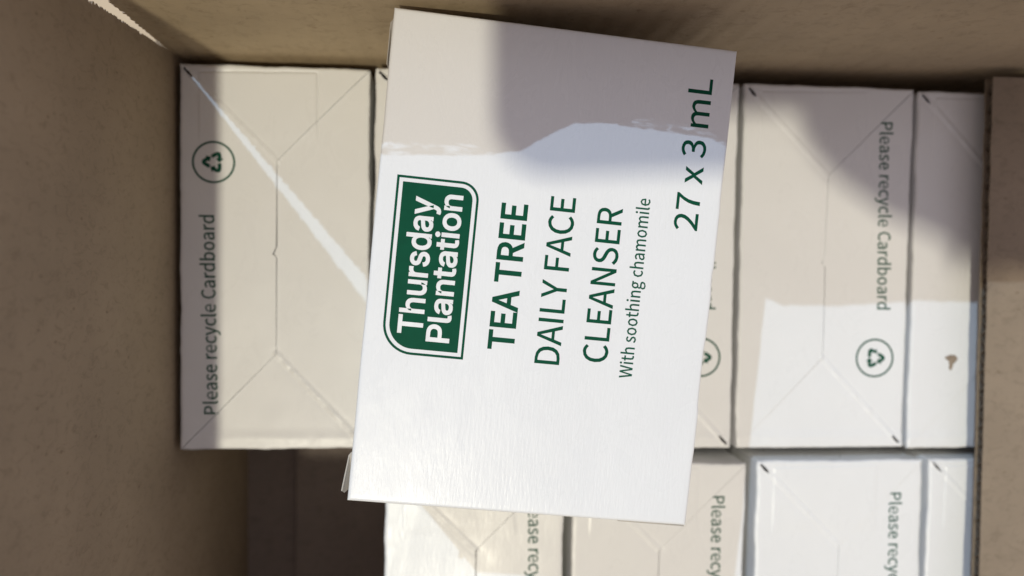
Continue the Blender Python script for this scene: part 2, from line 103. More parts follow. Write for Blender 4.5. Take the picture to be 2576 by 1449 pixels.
def kraft_mat(name, col, flute_axis=None, dark=.88):
    m, nt, b = mat(name)
    big = N(nt, 'ShaderNodeTexNoise', Scale=1., Detail=5., Roughness=.6)
    nt.links.new(coords(nt, (28, 28, 28)), big.inputs[0])
    fib = N(nt, 'ShaderNodeTexNoise', Scale=1., Detail=8., Roughness=.75, Distortion=.8)
    nt.links.new(coords(nt, (260, 420, 260)), fib.inputs[0])
    r1 = ramp(nt, big.outputs[0], [(.3, tuple(c * dark for c in col)), (.72, tuple(c * 1.08 for c in col))])
    r2 = ramp(nt, fib.outputs[0], [(.25, (.62, .60, .56)), (.5, (1, 1, 1)), (.8, (1.0, .98, .95))])
    mx = N(nt, 'ShaderNodeMix', data_type='RGBA', blend_type='MULTIPLY'); mx.inputs[0].default_value = .8
    nt.links.new(r1.outputs[0], mx.inputs[6]); nt.links.new(r2.outputs[0], mx.inputs[7])
    # sparse dark and pale flecks pressed into the paper
    fl = N(nt, 'ShaderNodeTexVoronoi', Scale=1., Randomness=1.)
    nt.links.new(coords(nt, (110, 170, 110)), fl.inputs[0])
    fr = ramp(nt, fl.outputs['Distance'], [(.0, (.45, .4, .35)), (.06, (.7, .66, .6)), (.10, (1, 1, 1))])
    mx2 = N(nt, 'ShaderNodeMix', data_type='RGBA', blend_type='MULTIPLY'); mx2.inputs[0].default_value = .55
    nt.links.new(mx.outputs[2], mx2.inputs[6]); nt.links.new(fr.outputs[0], mx2.inputs[7])
    nt.links.new(mx2.outputs[2], b.inputs['Base Color'])
    b.inputs['Roughness'].default_value = .78
    b.inputs['Specular IOR Level'].default_value = .25
    bp = N(nt, 'ShaderNodeBump', Strength=.6, Distance=.00035)
    nt.links.new(fib.outputs[0], bp.inputs['Height'])
    if flute_axis is not None:
        sc = [0, 0, 0]; sc[flute_axis] = 1.
        wv = N(nt, 'ShaderNodeTexWave', Scale=48., Distortion=1.2, Detail=1.)
        wv.inputs['Detail Scale'].default_value = .4
        nt.links.new(coords(nt, tuple(sc)), wv.inputs[0])
        bw = N(nt, 'ShaderNodeBump', Strength=.22, Distance=.0009)
        nt.links.new(wv.outputs['Fac'], bw.inputs['Height'])
        nt.links.new(bw.outputs[0], bp.inputs['Normal'])
    nt.links.new(bp.outputs[0], b.inputs['Normal'])
    return m

def plain(name, col, rough=.5, metal=0., spec=.5, nscale=300., var=.12):
    m, nt, b = mat(name)
    n = N(nt, 'ShaderNodeTexNoise', Scale=1., Detail=4.)
    nt.links.new(coords(nt, (nscale,) * 3), n.inputs[0])
    r = ramp(nt, n.outputs[0], [(.3, tuple(c * (1 - var) for c in col)), (.7, col)])
    nt.links.new(r.outputs[0], b.inputs['Base Color'])
    b.inputs['Roughness'].default_value = rough; b.inputs['Metallic'].default_value = metal
    b.inputs['Specular IOR Level'].default_value = spec
    return m

M_WHITE = board_mat('white_coated_board', (.775, .775, .765), .27, .06)
M_WHITE_TOP = board_mat('white_coated_board_front', (.75, .757, .76), .25, .08, 3., .30)
M_INNER = plain('uncoated_board_inside', (.50, .47, .43), .8)
M_GREEN = plain('dark_green_ink', (.002, .068, .034), .55, spec=.08)
M_GREEN_THIN = plain('dark_green_ink_small_print', (.008, .085, .050), .55, spec=.12)
M_INKWHITE = plain('white_unprinted_board', (.775, .78, .78), .38)
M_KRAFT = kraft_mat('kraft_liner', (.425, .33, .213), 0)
M_KRAFT_Y_SHADED = kraft_mat('kraft_liner_side_shaded', (.335, .26, .178), 1)  # same board; the side walls' dimmer light is put into the colour
M_KRAFT_BASE_SHADED = kraft_mat('kraft_base_liner_shaded', (.25, .205, .175), None)  # shade on the box floor painted in as a darker, greyer colour
M_KRAFT_SHEET = kraft_mat('kraft_sheet', (.262, .207, .150), None)
M_KRAFT_EDGE = plain('kraft_torn_fibre', (.60, .47, .32), .9, nscale=900., var=.35)
M_FLUTE_SHADED = plain('kraft_flute_paper_shaded', (.20, .15, .10), .85, nscale=800., var=.3)  # colour darkened for the shade in the recessed cut edge
M_STAIN = plain('brown_glue_stain', (.34, .265, .195), .5, nscale=500., var=.4)
M_FLOOR = plain('grey_floor', (.30, .28, .26), .6, nscale=12., var=.2)
M_TABLE = plain('pale_wood_table', (.50, .40, .27), .6, nscale=40., var=.15)

# ------------------------------------------------------------------ helpers
def link(name, me, parent=None, m=None):
    o = bpy.data.objects.new(name, me); ROOT.objects.link(o)
    if m and not me.materials: me.materials.append(m)
    if parent: o.parent = parent
    return o
def finish(name, bm, m, parent=None, smooth=True, local=False):
    """bm is in millimetres; scaled to metres"""
    bmesh.ops.scale(bm, vec=(.001,) * 3, verts=bm.verts)
    me = bpy.data.meshes.new(name); bm.to_mesh(me); bm.free()
    ms = m if isinstance(m, (list, tuple)) else [m]
    for x in ms: me.materials.append(x)
    if smooth: me.polygons.foreach_set('use_smooth', [True] * len(me.polygons))
    o = link(name, me, parent)
    return o
def tag(o, label=None, cat=None, group=None, kind=None):
    if label: o['label'] = label
    if cat: o['category'] = cat
    if group: o['group'] = group
    if kind: o['kind'] = kind
    return o
def empty(name, loc, rz=0., **kw):
    o = bpy.data.objects.new(name, None); ROOT.objects.link(o)
    o.empty_display_size = .02; o.location = loc; o.rotation_euler = (0, 0, rz)
    return tag(o, **kw)
def box_bm(x0, y0, z0, x1, y1, z1, bevel=0., seg=2, bm=None):
    b = bm or bmesh.new()
    r = bmesh.ops.create_cube(b, size=1.)
    for v in r['verts']:
        v.co = Vector((x0 + (v.co.x + .5) * (x1 - x0), y0 + (v.co.y + .5) * (y1 - y0), z0 + (v.co.z + .5) * (z1 - z0)))
    if bevel:
        bmesh.ops.bevel(b, geom=b.edges[:], offset=bevel, segments=seg, affect='EDGES', profile=.5)
    return b
def slices(bm, axis, a, b, step):
    n = Vector((0, 0, 0)); n[axis] = 1.
    k = a
    while k < b:
        p = Vector((0, 0, 0)); p[axis] = k
        bmesh.ops.bisect_plane(bm, geom=bm.verts[:] + bm.edges[:] + bm.faces[:], plane_co=p, plane_no=n, dist=1e-5)
        k += step
def auto_smooth(o, deg=40):
    me = o.data
    me.polygons.foreach_set('use_smooth', [True] * len(me.polygons))
    me.set_sharp_from_angle(angle=math.radians(deg))

def curve_mesh(name, loops, offset=0.):
    c = bpy.data.curves.new(name, 'CURVE'); c.dimensions = '2D'; c.fill_mode = 'BOTH'; c.offset = offset
    for L in loops:
        sp = c.splines.new('POLY'); sp.points.add(len(L) - 1)
        for p, q in zip(sp.points, L): p.co = (q[0], q[1], 0, 1)
        sp.use_cyclic_u = True
    o = bpy.data.objects.new(name, c); ROOT.objects.link(o)
    dg = bpy.context.evaluated_depsgraph_get(); dg.update()
    me = bpy.data.meshes.new_from_object(o.evaluated_get(dg))
    bpy.data.objects.remove(o); bpy.data.curves.remove(c)
    bm = bmesh.new(); bm.from_mesh(me); bpy.data.meshes.remove(me)
    bm.normal_update()
    fl = [f for f in bm.faces if f.normal.z < 0]
    if fl: bmesh.ops.reverse_faces(bm, faces=fl)
    return bm
def text_loops(key, base, y0, y1, cap, base2=None, flip=None):
    """printed string running up local +y, capitals pointing to local -x"""
    raw = [[tuple(map(int, p.split(','))) for p in s.split(' ')] for s in GLYPHS[key].split(';')]
    w = max(x for s in raw for x, y in s); sx = (y1 - y0) / w; sy = cap / 200.
    out = []
    for s in raw:
        L = []
        for x, y in s:
            t = x / w; b = base if base2 is None else base + (base2 - base) * t
            p = (b - y * sy, y0 + x * sx)
            if flip: p = (flip[0] - p[0], flip[1] - p[1])
            L.append(p)
        out.append(L)
    return out
def print_obj(name, loops, m, parent, hf, offset=0., lift=.05, grid=1.6):
    bm = curve_mesh(name, loops, offset)
    if grid:
        xs = [v.co.x for v in bm.verts]; ys = [v.co.y for v in bm.verts]
        slices(bm, 0, min(xs) + .3, max(xs), grid); slices(bm, 1, min(ys) + .3, max(ys), grid)
    for v in bm.verts: v.co.z = hf(v.co.x, v.co.y) + lift
    return finish(name, bm, m, parent)

def seg_dist(px, py, ax, ay, bx, by):
    dx, dy = bx - ax, by - ay; L2 = dx * dx + dy * dy
    t = max(0., min(1., ((px - ax) * dx + (py - ay) * dy) / L2))
    return math.hypot(px - ax - t * dx, py - ay - t * dy), t
def sst(a, b, x):  # smooth step from a to b (either order)
    t = max(0., min(1., (x - a) / (b - a))); return t * t * (3 - 2 * t)

# ------------------------------------------------------------------ the setting
g = finish('table', box_bm(-700, -440, -30, 900, 900, 0, 3), M_TABLE, smooth=False); g['kind'] = 'structure'
g = finish('floor', box_bm(-4000, -4000, -800, 4000, 4000, -760), M_FLOOR, smooth=False); g['kind'] = 'structure'

# ------------------------------------------------------------------ the standing cartons
TT, LL = CARTON_T, CARTON_L
C1 = (30.3, -30.2); C2 = (30.2, -92.8)
def carton_height(x, y, seed):
    """relief (mm) of the folded bottom: puff, creases, edges of the hidden flaps"""
    n = noise.noise(Vector((x * .03, y * .03, seed * 7.3)))
    n2 = noise.noise(Vector((x * .12, y * .12, seed * 3.1 + 5)))
    h = .55 * n + .07 * n2
    # the centre sags a little
    h -= .7 * math.sin(math.pi * min(1, max(0, x / TT))) * math.sin(math.pi * min(1, max(0, -y / LL)))
    # soft folded creases TL-C1 and C2-BR, crumpled
    for (ax, ay, bx, by, amp, sd) in ((0, 0, C1[0], C1[1], .30, 1.), (C2[0], C2[1], TT, -LL, .42, 2.)):
        d, t = seg_dist(x, y, ax, ay, bx, by)
        if d < 4:
            w = .5 + .5 * noise.noise(Vector((t * 9., sd + seed, 2.)))
            k = noise.noise(Vector((t * 23., sd * 4 + seed, 9.)))
            if seed > 1.5: amp *= .5
            h += amp * (w + .9 * k) * math.exp(-(d / .75) ** 2) - .12 * math.exp(-((d - 1.3) / .5) ** 2)
    # the hidden flap pressing through near the upper edge
    fx, fy = 5.7, -2.4
    inside = sst(fx, fx + .5, x) * (1 - sst(43.3, 43.9, x)) * (1 - sst(-2.6 + .02 * x, -2.1 + .02 * x, y))
    h += .16 * inside * sst(-26, -21, y)
    if y > -26 and x < 46:
        yy = -2.0 + .02 * (x - 22)
        q = .42 if seed < 1.5 else .18
        if 6 < x < 43.3: h -= q * math.exp(-((y - yy) / .3) ** 2)
        if y < yy: h -= q * sst(-25, -18, y) * math.exp(-((x - 43.3) / .3) ** 2)
        if y < yy - .2 and y > -9: h -= .07 * math.exp(-((x - 5.9 - .5 * (-y - 2) * 0) / .3) ** 2)
    # the glued strip along the lower edge
    h += .12 * (1 - sst(-118.6, -117.9, y)) * (x > 0)
    h += .30 * math.exp(-((y + 120.4 + .5 * noise.noise(Vector((x * .06, seed, 4.)))) / .9) ** 2) * (.6 + .8 * noise.noise(Vector((x * .3, seed, 6.))))
    # the outer fold line
    e = min(x, TT - x, -y, LL + y)
    if e < 1.1:
        q = 1 - max(0., e) / 1.1
        h -= .75 * (1 - math.sqrt(max(0., 1 - q * q)))
        h += .1 * noise.noise(Vector((x * .35, y * .35, seed)))
    return h

def wobble(x, y, seed):
    """slightly wavy outer folds: sideways shift of a point near the rim"""
    kx = max(sst(4, 0, x) if x < 4 else 0, sst(TT - 4, TT, x) if x > TT - 4 else 0)
    ky = max(sst(4, 0, -y) if y > -4 else 0, sst(LL - 4, LL, -y) if y < -LL + 4 else 0)
    dx = (.42 * noise.noise(Vector((seed * 3, y * .07, x * .01))) + .2 * noise.noise(Vector((seed * 5, y * .3, x * .01)))) * kx
    dy = (.36 * noise.noise(Vector((x * .09, seed * 2, y * .01))) + .16 * noise.noise(Vector((x * .35, seed * 4, y * .01)))) * ky
    return dx, dy
def flap_piece(poly, seed, base, slit, step=.9):
    bm = bmesh.new()
    vs = [bm.verts.new((x, y, 0)) for x, y in poly]
    f = bm.faces.new(vs)
    bmesh.ops.triangulate(bm, faces=[f])
    slices(bm, 0, .35, TT, step); slices(bm, 1, -LL + .35, 0, step)
    for k in (.0, .3, .7):
        for a, b in ((0, k),):
            for p, nrm in (((k, 0, 0), (1, 0, 0)), ((TT - k, 0, 0), (1, 0, 0)), ((0, -k, 0), (0, 1, 0)), ((0, -LL + k, 0), (0, 1, 0))):
                bmesh.ops.bisect_plane(bm, geom=bm.verts[:] + bm.edges[:] + bm.faces[:], plane_co=p, plane_no=nrm, dist=1e-5)
    for k in (5.5, 6.0, 6.4, 42.7, 43.0, 43.3, 43.6, 43.9):
        bmesh.ops.bisect_plane(bm, geom=bm.verts[:] + bm.edges[:] + bm.faces[:], plane_co=(k, 0, 0), plane_no=(1, 0, 0), dist=1e-5)
    for k in (-1.3, -1.6, -1.9, -2.2, -2.5, -2.8):
        bmesh.ops.bisect_plane(bm, geom=bm.verts[:] + bm.edges[:] + bm.faces[:], plane_co=(22, k, 0), plane_no=(-.02, 1, 0), dist=1e-5)
    for (ax, ay, bx, by) in ((0, 0, C1[0], C1[1]), (C2[0], C2[1], TT, -LL)):
        n = Vector((-(by - ay), bx - ax, 0)).normalized()
        for k in (-1.2, -.8, -.4, 0, .4, .8, 1.2):
            p = Vector((ax, ay, 0)) + n * k
            sel = [f for f in bm.faces if abs((f.calc_center_median() - p).dot(n)) < 2 and min(ay, by) - 3 < f.calc_center_median().y < max(ay, by) + 3]
            g = list({e for f in sel for e in f.edges}) + list({v for f in sel for v in f.verts}) + sel
            bmesh.ops.bisect_plane(bm, geom=g, plane_co=p, plane_no=n, dist=1e-5)
    # the small open slit where the fold meets the corner
    (cx, cy), d, hl, hw = slit
    d = Vector((d[0], d[1], 0)).normalized(); n = Vector((-d.y, d.x, 0)); c = Vector((cx, cy, 0))
    near = lambda: [e for e in bm.verts[:] + bm.edges[:] + bm.faces[:] if ((e.co if isinstance(e, bmesh.types.BMVert) else (e.verts[0].co)) - c).length < 5]
    for p, q in ((c + n * hw, n), (c - n * hw, n), (c + d * hl, d), (c - d * hl, d), (c + d * hl * .5 + n * hw * .5, (d + n * 3)), (c - d * hl * .5 - n * hw * .5, (d + n * 3))):
        bmesh.ops.bisect_plane(bm, geom=near(), plane_co=p, plane_no=q, dist=1e-5)
    kill = []
    for f in bm.faces:
        r = f.calc_center_median() - c
        if abs(r.dot(n)) < hw * (1 - .45 * abs(r.dot(d)) / hl) and abs(r.dot(d)) < hl: kill.append(f)
    bmesh.ops.delete(bm, geom=kill, context='FACES')
    for v in bm.verts:
        dx, dy = wobble(v.co.x, v.co.y, seed)
        v.co.z = carton_height(v.co.x, v.co.y, seed) + base
        v.co.x += dx; v.co.y += dy
    if bm.faces and sum(f.normal.z for f in bm.faces) < 0: bmesh.ops.reverse_faces(bm, faces=bm.faces[:])
    # thickness of the board
    be = [e for e in bm.edges if e.is_boundary]
    r = bmesh.ops.extrude_edge_only(bm, edges=be)
    for v in [g for g in r['geom'] if isinstance(g, bmesh.types.BMVert)]: v.co.z -= .45
    bm.normal_update()
    return bm

def carton_body(seed):
    """open tube of board walls with a bottom; long edges slightly wavy"""
    o = box_bm(.05, -LL + .05, -CARTON_H, TT - .05, -.05, -.55)
    top = [f for f in o.faces if f.normal.z > .9]
    bmesh.ops.delete(o, geom=top, context='FACES_ONLY')
    vert = [e for e in o.edges if abs(e.verts[0].co.z - e.verts[1].co.z) > 50]
    bmesh.ops.bevel(o, geom=vert, offset=.9, segments=3, affect='EDGES', profile=.5)
    slices(o, 1, -LL + 4, -3, 6.); slices(o, 0, 4, TT - 3, 6.); slices(o, 2, -80, -2, 13.)
    for v in o.verts:
        dx, dy = wobble(v.co.x, v.co.y, seed)
        v.co.x += dx; v.co.y += dy
        k = 1. if v.co.z > -3 else .6
        n = noise.noise(Vector((v.co.x * .05, v.co.y * .05, v.co.z * .03 + seed * 5)))
        bow = .5 * math.sin(math.pi * min(1, max(0, -v.co.z / CARTON_H)))
        if v.co.x < 1: v.co.x -= .25 * n * k + bow * .3
        elif v.co.x > TT - 1: v.co.x += .25 * n * k + bow * .3
        if v.co.y > -1: v.co.y += .2 * n * k
        elif v.co.y < -LL + 1: v.co.y -= .2 * n * k
    return o

def arc(cx, cy, r, a0, a1, n):
    return [(cx + r * math.cos(a0 + (a1 - a0) * i / n), cy + r * math.sin(a0 + (a1 - a0) * i / n)) for i in range(n + 1)]
def arrow_loop(k, cx, cy, R, turn):
    """one bent arrow of the chasing-arrows mark; the band bends round a corner of the triangle"""
    w = R * .125
    A = Vector((0, R * .78)); ang = math.radians(-30 - 30)
    dl = Vector((-.5, -math.sqrt(3) / 2)); dr = Vector((.5, -math.sqrt(3) / 2))
    pts = [A + dl * R * .60, A + dl * R * .26]
    pts += [A + dl * R * .26 * (1 - t) ** 2 + Vector((0, 0)) + dr * R * .26 * t * t for t in (.25, .5, .75)]
    pts += [A + dr * R * .26, A + dr * R * .42]
    L = []; Rr = []
    for i, p in enumerate(pts):
        d = (pts[min(i + 1, len(pts) - 1)] - pts[max(i - 1, 0)]).normalized(); n = Vector((-d.y, d.x))
        L.append(p + n * w); Rr.append(p - n * w)
    n = Vector((-dr.y, dr.x)); e = pts[-1]
    head = [e + n * w * 2.1, e + dr * w * 2.4, e - n * w * 2.1]
    loop = L + head + Rr[::-1]
    a = math.radians(120 * k) + turn
    return [(cx + p.x * math.cos(a) - p.y * math.sin(a), cy + p.x * math.sin(a) + p.y * math.cos(a)) for p in loop]

# two sets of mesh data: the print reads upwards or downwards, the folds are the same
def carton_parts(seed, flipped):
    hf = lambda x, y: carton_height(x, y, seed) + (.16 if (x < C1[0] or y > -x * 1.) else 0)
    def side(x, y):  # which of the two bottom flaps lies under a point
        if y > C1[1] and (x < TT * (1) ) and x + (-y) * (TT - C1[0]) / -C1[1] < TT: return 1
        if C2[1] <= y <= C1[1]: return 1 if x < C1[0] else 2
        if y < C2[1]:
            return 1 if (x / C2[0]) < (y + LL) / (C2[1] + LL) else 2
        return 2
    hs = lambda x, y: carton_height(x, y, seed) + (.19 if side(x, y) == 1 else -.24)
    eps = .34 if flipped else .09
    notch = (C1[0] - .1, (C1[1] + C2[1]) / 2)
    p1 = [(0, 0), (TT, 0), (C1[0], C1[1]), (C1[0] - .2, -58.), (C1[0] - 1.3, -60.2), (C1[0] - .1, -61.2), C2, (0, -LL)]
    p2 = [(TT, -.15 - (.3 if flipped else 0)), (TT, -LL), (.25, -LL), (C2[0] + eps, C2[1] - .05), (C1[0] + eps, -61.3), (C1[0] - .9, -60.2), (C1[0] + .1, -57.8), (C1[0] + eps, C1[1])]
    d = (1, -1.12)
    a = flap_piece(p1, seed, .19, ((2.7, -2.8), d, 1.8 + .18 * seed % 1.1, .36 + .07 * seed % .25))
    b = flap_piece(p2, seed, -.24, ((TT - 2.7, -LL + 2.8), d, 1.7 + .31 * seed % 1., .34 + .11 * seed % .3))
    return a, b, hs

def make_carton(seed, flipped, loc):
    root = empty('upright_carton', V(*loc))
    body = finish('body', carton_body(seed), [M_WHITE], root); auto_smooth(body, 50)
    a, b, hs = carton_parts(seed, flipped)
    f1 = finish('bottom_flap', a, M_WHITE, root); auto_smooth(f1, 60)
    f2 = finish('bottom_flap', b, M_WHITE, root); auto_smooth(f2, 60)
    flip = (TT, -LL) if flipped else None
    js = (seed * 1.7) % .7 - .35
    print_obj('printed_text', text_loops('recycle', 11.9 + js, -112.3 + js, -48. + js, 4.35, 10.7 + js, flip), M_GREEN_THIN, root, hs, .06)
    cx, cy = (10.5, -31.) if not flipped else (TT - 10.9, -LL + 31.2)
    sym = print_obj('recycling_symbol', [arc(cx, cy, 6.75, 0, 2 * math.pi, 48)[:-1], arc(cx, cy, 6.1, 0, 2 * math.pi, 48)[:-1]], M_GREEN_THIN, root, hs)
    turn = math.radians(90 if not flipped else -90)
    for k in range(3):
        print_obj('arrow', [arrow_loop(k, cx, cy, 4.7, turn)], M_GREEN_THIN, sym, hs, grid=0)
    return root
def kids(o): return [c for c in bpy.data.objects if c.parent == o]
def copy_tree(o, parent=None):
    c = o.copy(); ROOT.objects.link(c); c.parent = parent
    for ch in kids(o): copy_tree(ch, c)
    return c

UP = make_carton(1.0, False, (0, 0, 0))
DOWN = [make_carton(2.3, True, (0, 0, 0)), make_carton(4.1, True, (0, 0, 0)), make_carton(6.7, True, (0, 0, 0))]
GR = 'white cartons packed upright in the box'
rows = [  # source, x, y, z, rotation (deg), label
    (UP, 0.1, -.2, 0, .15, 'upright white carton in the torn corner of the box, under a diagonal light streak'),
    (DOWN[0], 61.9, .6, .3, -.1, 'upright carton mostly hidden under the lying carton, right beside the one with the light streak'),
    (DOWN[1], 123.2, -.3, 0, 0, 'upright white carton whose recycling symbol is half covered by the lying carton'),
    (DOWN[2], 184.9, -.3, 0, .1, 'upright white carton right of the lying carton, whole recycling line and symbol showing'),
    (DOWN[0], 246.6, -.6, -.2, 0, 'upright white carton with a small brown stain, partly under the brown flap'),
    (DOWN[1], 66.2, -128.6, -.2, .1, 'upright white carton standing beside the dark empty gap, below the lying carton'),
    (DOWN[2], 129.2, -129.2, 0, -.3, 'upright lower row carton under the bottom right corner of the lying carton'),
    (DOWN[0], 193., -128.6, 0, 0, 'brightly lit upright carton with a recycling line, directly below the one with whole symbol'),
    (DOWN[1], 255.2, -128.3, -.1, 0, 'lower row carton partly under the brown flap, directly below the stained carton'),
]
used = set(); cartons = []
for src, x, y, z, rz, lab in rows:
    o = src if src not in used else copy_tree(src)
    used.add(src)
    o.location = V(x, y, z); o.rotation_euler = (0, 0, math.radians(rz))
    tag(o, lab, 'carton', GR); cartons.append(o)

# the stain on the carton beside the flap
blob = []
random.seed(5)
for i in range(60):
    a = 2 * math.pi * i / 60
    r = 1.75 + .35 * math.cos(a - 1.2) + .22 * math.sin(3 * a + .4) + .10 * math.sin(7 * a)
    r += 2.0 * math.exp(-((a - 4.55) / .33) ** 2) + .9 * math.exp(-((a - 2.75) / .28) ** 2)
    blob.append((15.7 + r * math.cos(a), -93.0 + r * math.sin(a)))
print_obj('stain', [blob], M_STAIN, cartons[4], lambda x, y: carton_height(x, y, 2.3) + .14, lift=.06, grid=0)

# ------------------------------------------------------------------ the carton lying on top
HT = CARTON_H
root = empty('lying_carton', V(72.16, 1.16, 0), -.0852,
             label='large white carton lying flat on the others, green logo and product name facing up', cat='carton')
def edge_x(y):      # right hand edge: nicked and slightly scalloped
    t = -y
    e = .25 * noise.noise(Vector((t * .035, 4.2, 0)))
    for a, k in ((40, .5), (57, -.4), (62, .45), (76, -.5), (93, .55), (106, -.35)):
        e += k * .5 * (sst(a - .5, a + .5, t)) * math.exp(-max(0, t - a) / 16.)
    return e
def top_h(x, y):
    h = .45 * math.sin(math.pi * min(1, max(0, x / HT))) * math.sin(math.pi * min(1, max(0, -y / LL)))
    h += .22 * noise.noise(Vector((x * .025, y * .02, 8.)))
    e = min(x, HT - x, -y, LL + y)
    if e < .9:
        q = 1 - max(0., e) / .9; h -= .7 * (1 - math.sqrt(max(0., 1 - q * q)))
    return h
bm = bmesh.new()
bm.faces.new([bm.verts.new(p) for p in ((0, 0, 0), (0, -LL, 0), (HT, -LL, 0), (HT, 0, 0))])
slices(bm, 0, 2, HT - 1, 2.); slices(bm, 1, -LL + 2, -1, 2.)
for k in (.12, .3, .6, .9):
    for p, nrm in (((k, 0, 0), (1, 0, 0)), ((HT - k, 0, 0), (1, 0, 0)), ((0, -k, 0), (0, 1, 0)), ((0, -LL + k, 0), (0, 1, 0))):
        bmesh.ops.bisect_plane(bm, geom=bm.verts[:] + bm.edges[:] + bm.faces[:], plane_co=p, plane_no=nrm, dist=1e-5)
for v in bm.verts:
    x, y = v.co.x, v.co.y
    v.co.z = TT + top_h(x, y)
    if x > HT - 3: v.co.x += edge_x(y) * sst(HT - 3, HT, x)
    if x < 3: v.co.x += .12 * noise.noise(Vector((y * .05, 1., 3.))) * (1 - sst(0, 3, x))
fp = finish('front_panel', bm, M_WHITE_TOP, root)
b = bmesh.new()
o = box_bm(.02, -LL + .02, 0, HT - .02, -.02, TT - .68, bm=b)
bmesh.ops.delete(b, geom=[f for f in b.faces if f.normal.z > .9], context='FACES_ONLY')
slices(b, 1, -LL + 3, -1, 4.)
for v in b.verts:
    if v.co.x > HT - 1: v.co.x += edge_x(v.co.y) * (v.co.z / TT) - .06
    if v.co.x < 1: v.co.x += .1
bd = finish('body', b, M_WHITE_TOP, root); auto_smooth(bd, 40)
# dust flap ends peeping out of the left end, and the curled seam at the lower right corner
def thin(name, pts, th, m, parent):
    bm = bmesh.new(); f = bm.faces.new([bm.verts.new(p) for p in pts])
    r = bmesh.ops.extrude_face_region(bm, geom=[f]); vs = [g for g in r['geom'] if isinstance(g, bmesh.types.BMVert)]
    f.normal_update(); n = f.normal.copy()
    bmesh.ops.translate(bm, verts=vs, vec=n * th); bmesh.ops.recalc_face_normals(bm, faces=bm.faces[:])
    return finish(name, bm, m, parent, smooth=False)
thin('end_flap', [(.05, -2.2, 57.5), (-.95, -2.6, 55.), (-1.15, -12.6, 53), (-.5, -13.6, 48), (.05, -13.6, 48)], .35, M_INNER, root)  # inside-board grey also stands in for the shade on both end flaps
thin('end_flap', [(.05, -112, 58.5), (-.7, -113.2, 57.5), (-2.0, -123.2, 55), (-1.6, -124.2, 53), (.05, -123, 50)], .35, M_INNER, root)
thin('glue_seam', [(70, -124.0, 59.1), (87.6, -124.15, 59.1), (88.5, -124.5, 56), (88.2, -124.4, 40), (70, -124.0, 40)], .3, M_INNER, root)

flat = lambda x, y: TT + top_h(x, y)
def rounded(x0, y0, x1, y1, r_tr, r_bl, n=12):
    """two sharp and two rounded corners (x right, y up)"""
    L = [(x0, y1)]
    L += [(x1 - r_tr + r_tr * math.sin(a), y1 - r_tr + r_tr * math.cos(a)) for a in [math.pi / 2 * i / n for i in range(n + 1)]]
    L += [(x1, y0)]
    L += [(x0 + r_bl - r_bl * math.sin(a), y0 + r_bl - r_bl * math.cos(a)) for a in [math.pi / 2 * i / n for i in range(n + 1)]]
    return L
X0, Y0, X1, Y1 = 4.7, -85.7, 25.5, -41.0
logo = print_obj('logo', [rounded(X0, Y0, X1, Y1, 4.6, 7.6), rounded(X0 + .62, Y0 + .62, X1 - .62, Y1 - .62, 4.0, 7.0)], M_GREEN, root, flat, lift=.03, grid=2.)
print_obj('logo_panel', [rounded(X0 + 1.55, Y0 + 1.55, X1 - 1.55, Y1 - 1.55, 3.1, 6.1)], M_GREEN, logo, flat, lift=.03, grid=2.)
print_obj('lettering', text_loops('thursday', 14.5, -80.2, -46.1, 5.95), M_INKWHITE, logo, flat, .20, lift=.06, grid=0)
print_obj('lettering', text_loops('plantation', 21.4, -81.7, -44.8, 5.55), M_INKWHITE, logo, flat, .20, lift=.06, grid=0)
print_obj('product_name', text_loops('tea', 37.9, -82.1, -45.3, 6.35), M_GREEN, root, flat, .22, lift=.03, grid=0)
print_obj('product_name', text_loops('daily', 50.0, -84.8, -42.2, 6.3), M_GREEN, root, flat, .07, lift=.03, grid=0)
print_obj('product_name', text_loops('cleanser', 62.3, -83.2, -43.6, 6.3), M_GREEN, root, flat, .07, lift=.03, grid=0)
print_obj('printed_text', text_loops('soothing', 69.2, -86.6, -40.3, 3.25), M_GREEN_THIN, root, flat, .05, lift=.03, grid=0)
print_obj('printed_text', text_loops('volume', 82.2, -47.1, -8.2, 6.1), M_GREEN, root, flat, .07, lift=.03, grid=0)

# ------------------------------------------------------------------ the shipping box
BX0, BX1, BY0, BY1 = -1.6, 320., -256., 2.6
ZF = -CARTON_H - .15
box = empty('shipping_box', V(160, -127, -ZT), label='large brown corrugated cardboard box holding the white cartons, its corner torn open', cat='cardboard box')
def add_part(name, bm, m, smooth=False):
    for v in bm.verts: v.co -= Vector((160, -127, -ZT))
    return finish(name, bm, m, box, smooth=smooth)
def gapw(z): return .031 * max(0., z - 5.)
def prof(pts, x):
    for (a, p), (b, q) in zip(pts, pts[1:]):
        if a <= x <= b: return p + (q - p) * (x - a) / (b - a)
    return pts[0][1] if x < pts[0][0] else pts[-1][1]
ZTOP = [(-10, 114.), (62, 114.4), (72, 113.5), (84, 107), (92, 103.2), (103, 103), (114, 105), (124, 106.5), (130, 113.6), (150, 113.2), (177, 111.5), (330, 111)]
def jag(z, s, amp):
    return amp * (noise.noise(Vector((z * .42, s, 0))) + 1.1 * noise.noise(Vector((z * 2.3, s, 3))))
def wall_from_outline(outline, to3, thick_vec, name, mats, edge_test):
    bm = bmesh.new()
    f = bm.faces.new([bm.verts.new(to3(p)) for p in outline])
    r = bmesh.ops.extrude_face_region(bm, geom=[f])
    bmesh.ops.translate(bm, verts=[g for g in r['geom'] if isinstance(g, bmesh.types.BMVert)], vec=thick_vec)
    bmesh.ops.recalc_face_normals(bm, faces=bm.faces[:])
    for f in bm.faces:
        if len(f.verts) == 4 and edge_test(f): f.material_index = 1
    bmesh.ops.triangulate(bm, faces=[f for f in bm.faces if len(f.verts) > 4])
    return add_part(name, bm, mats)
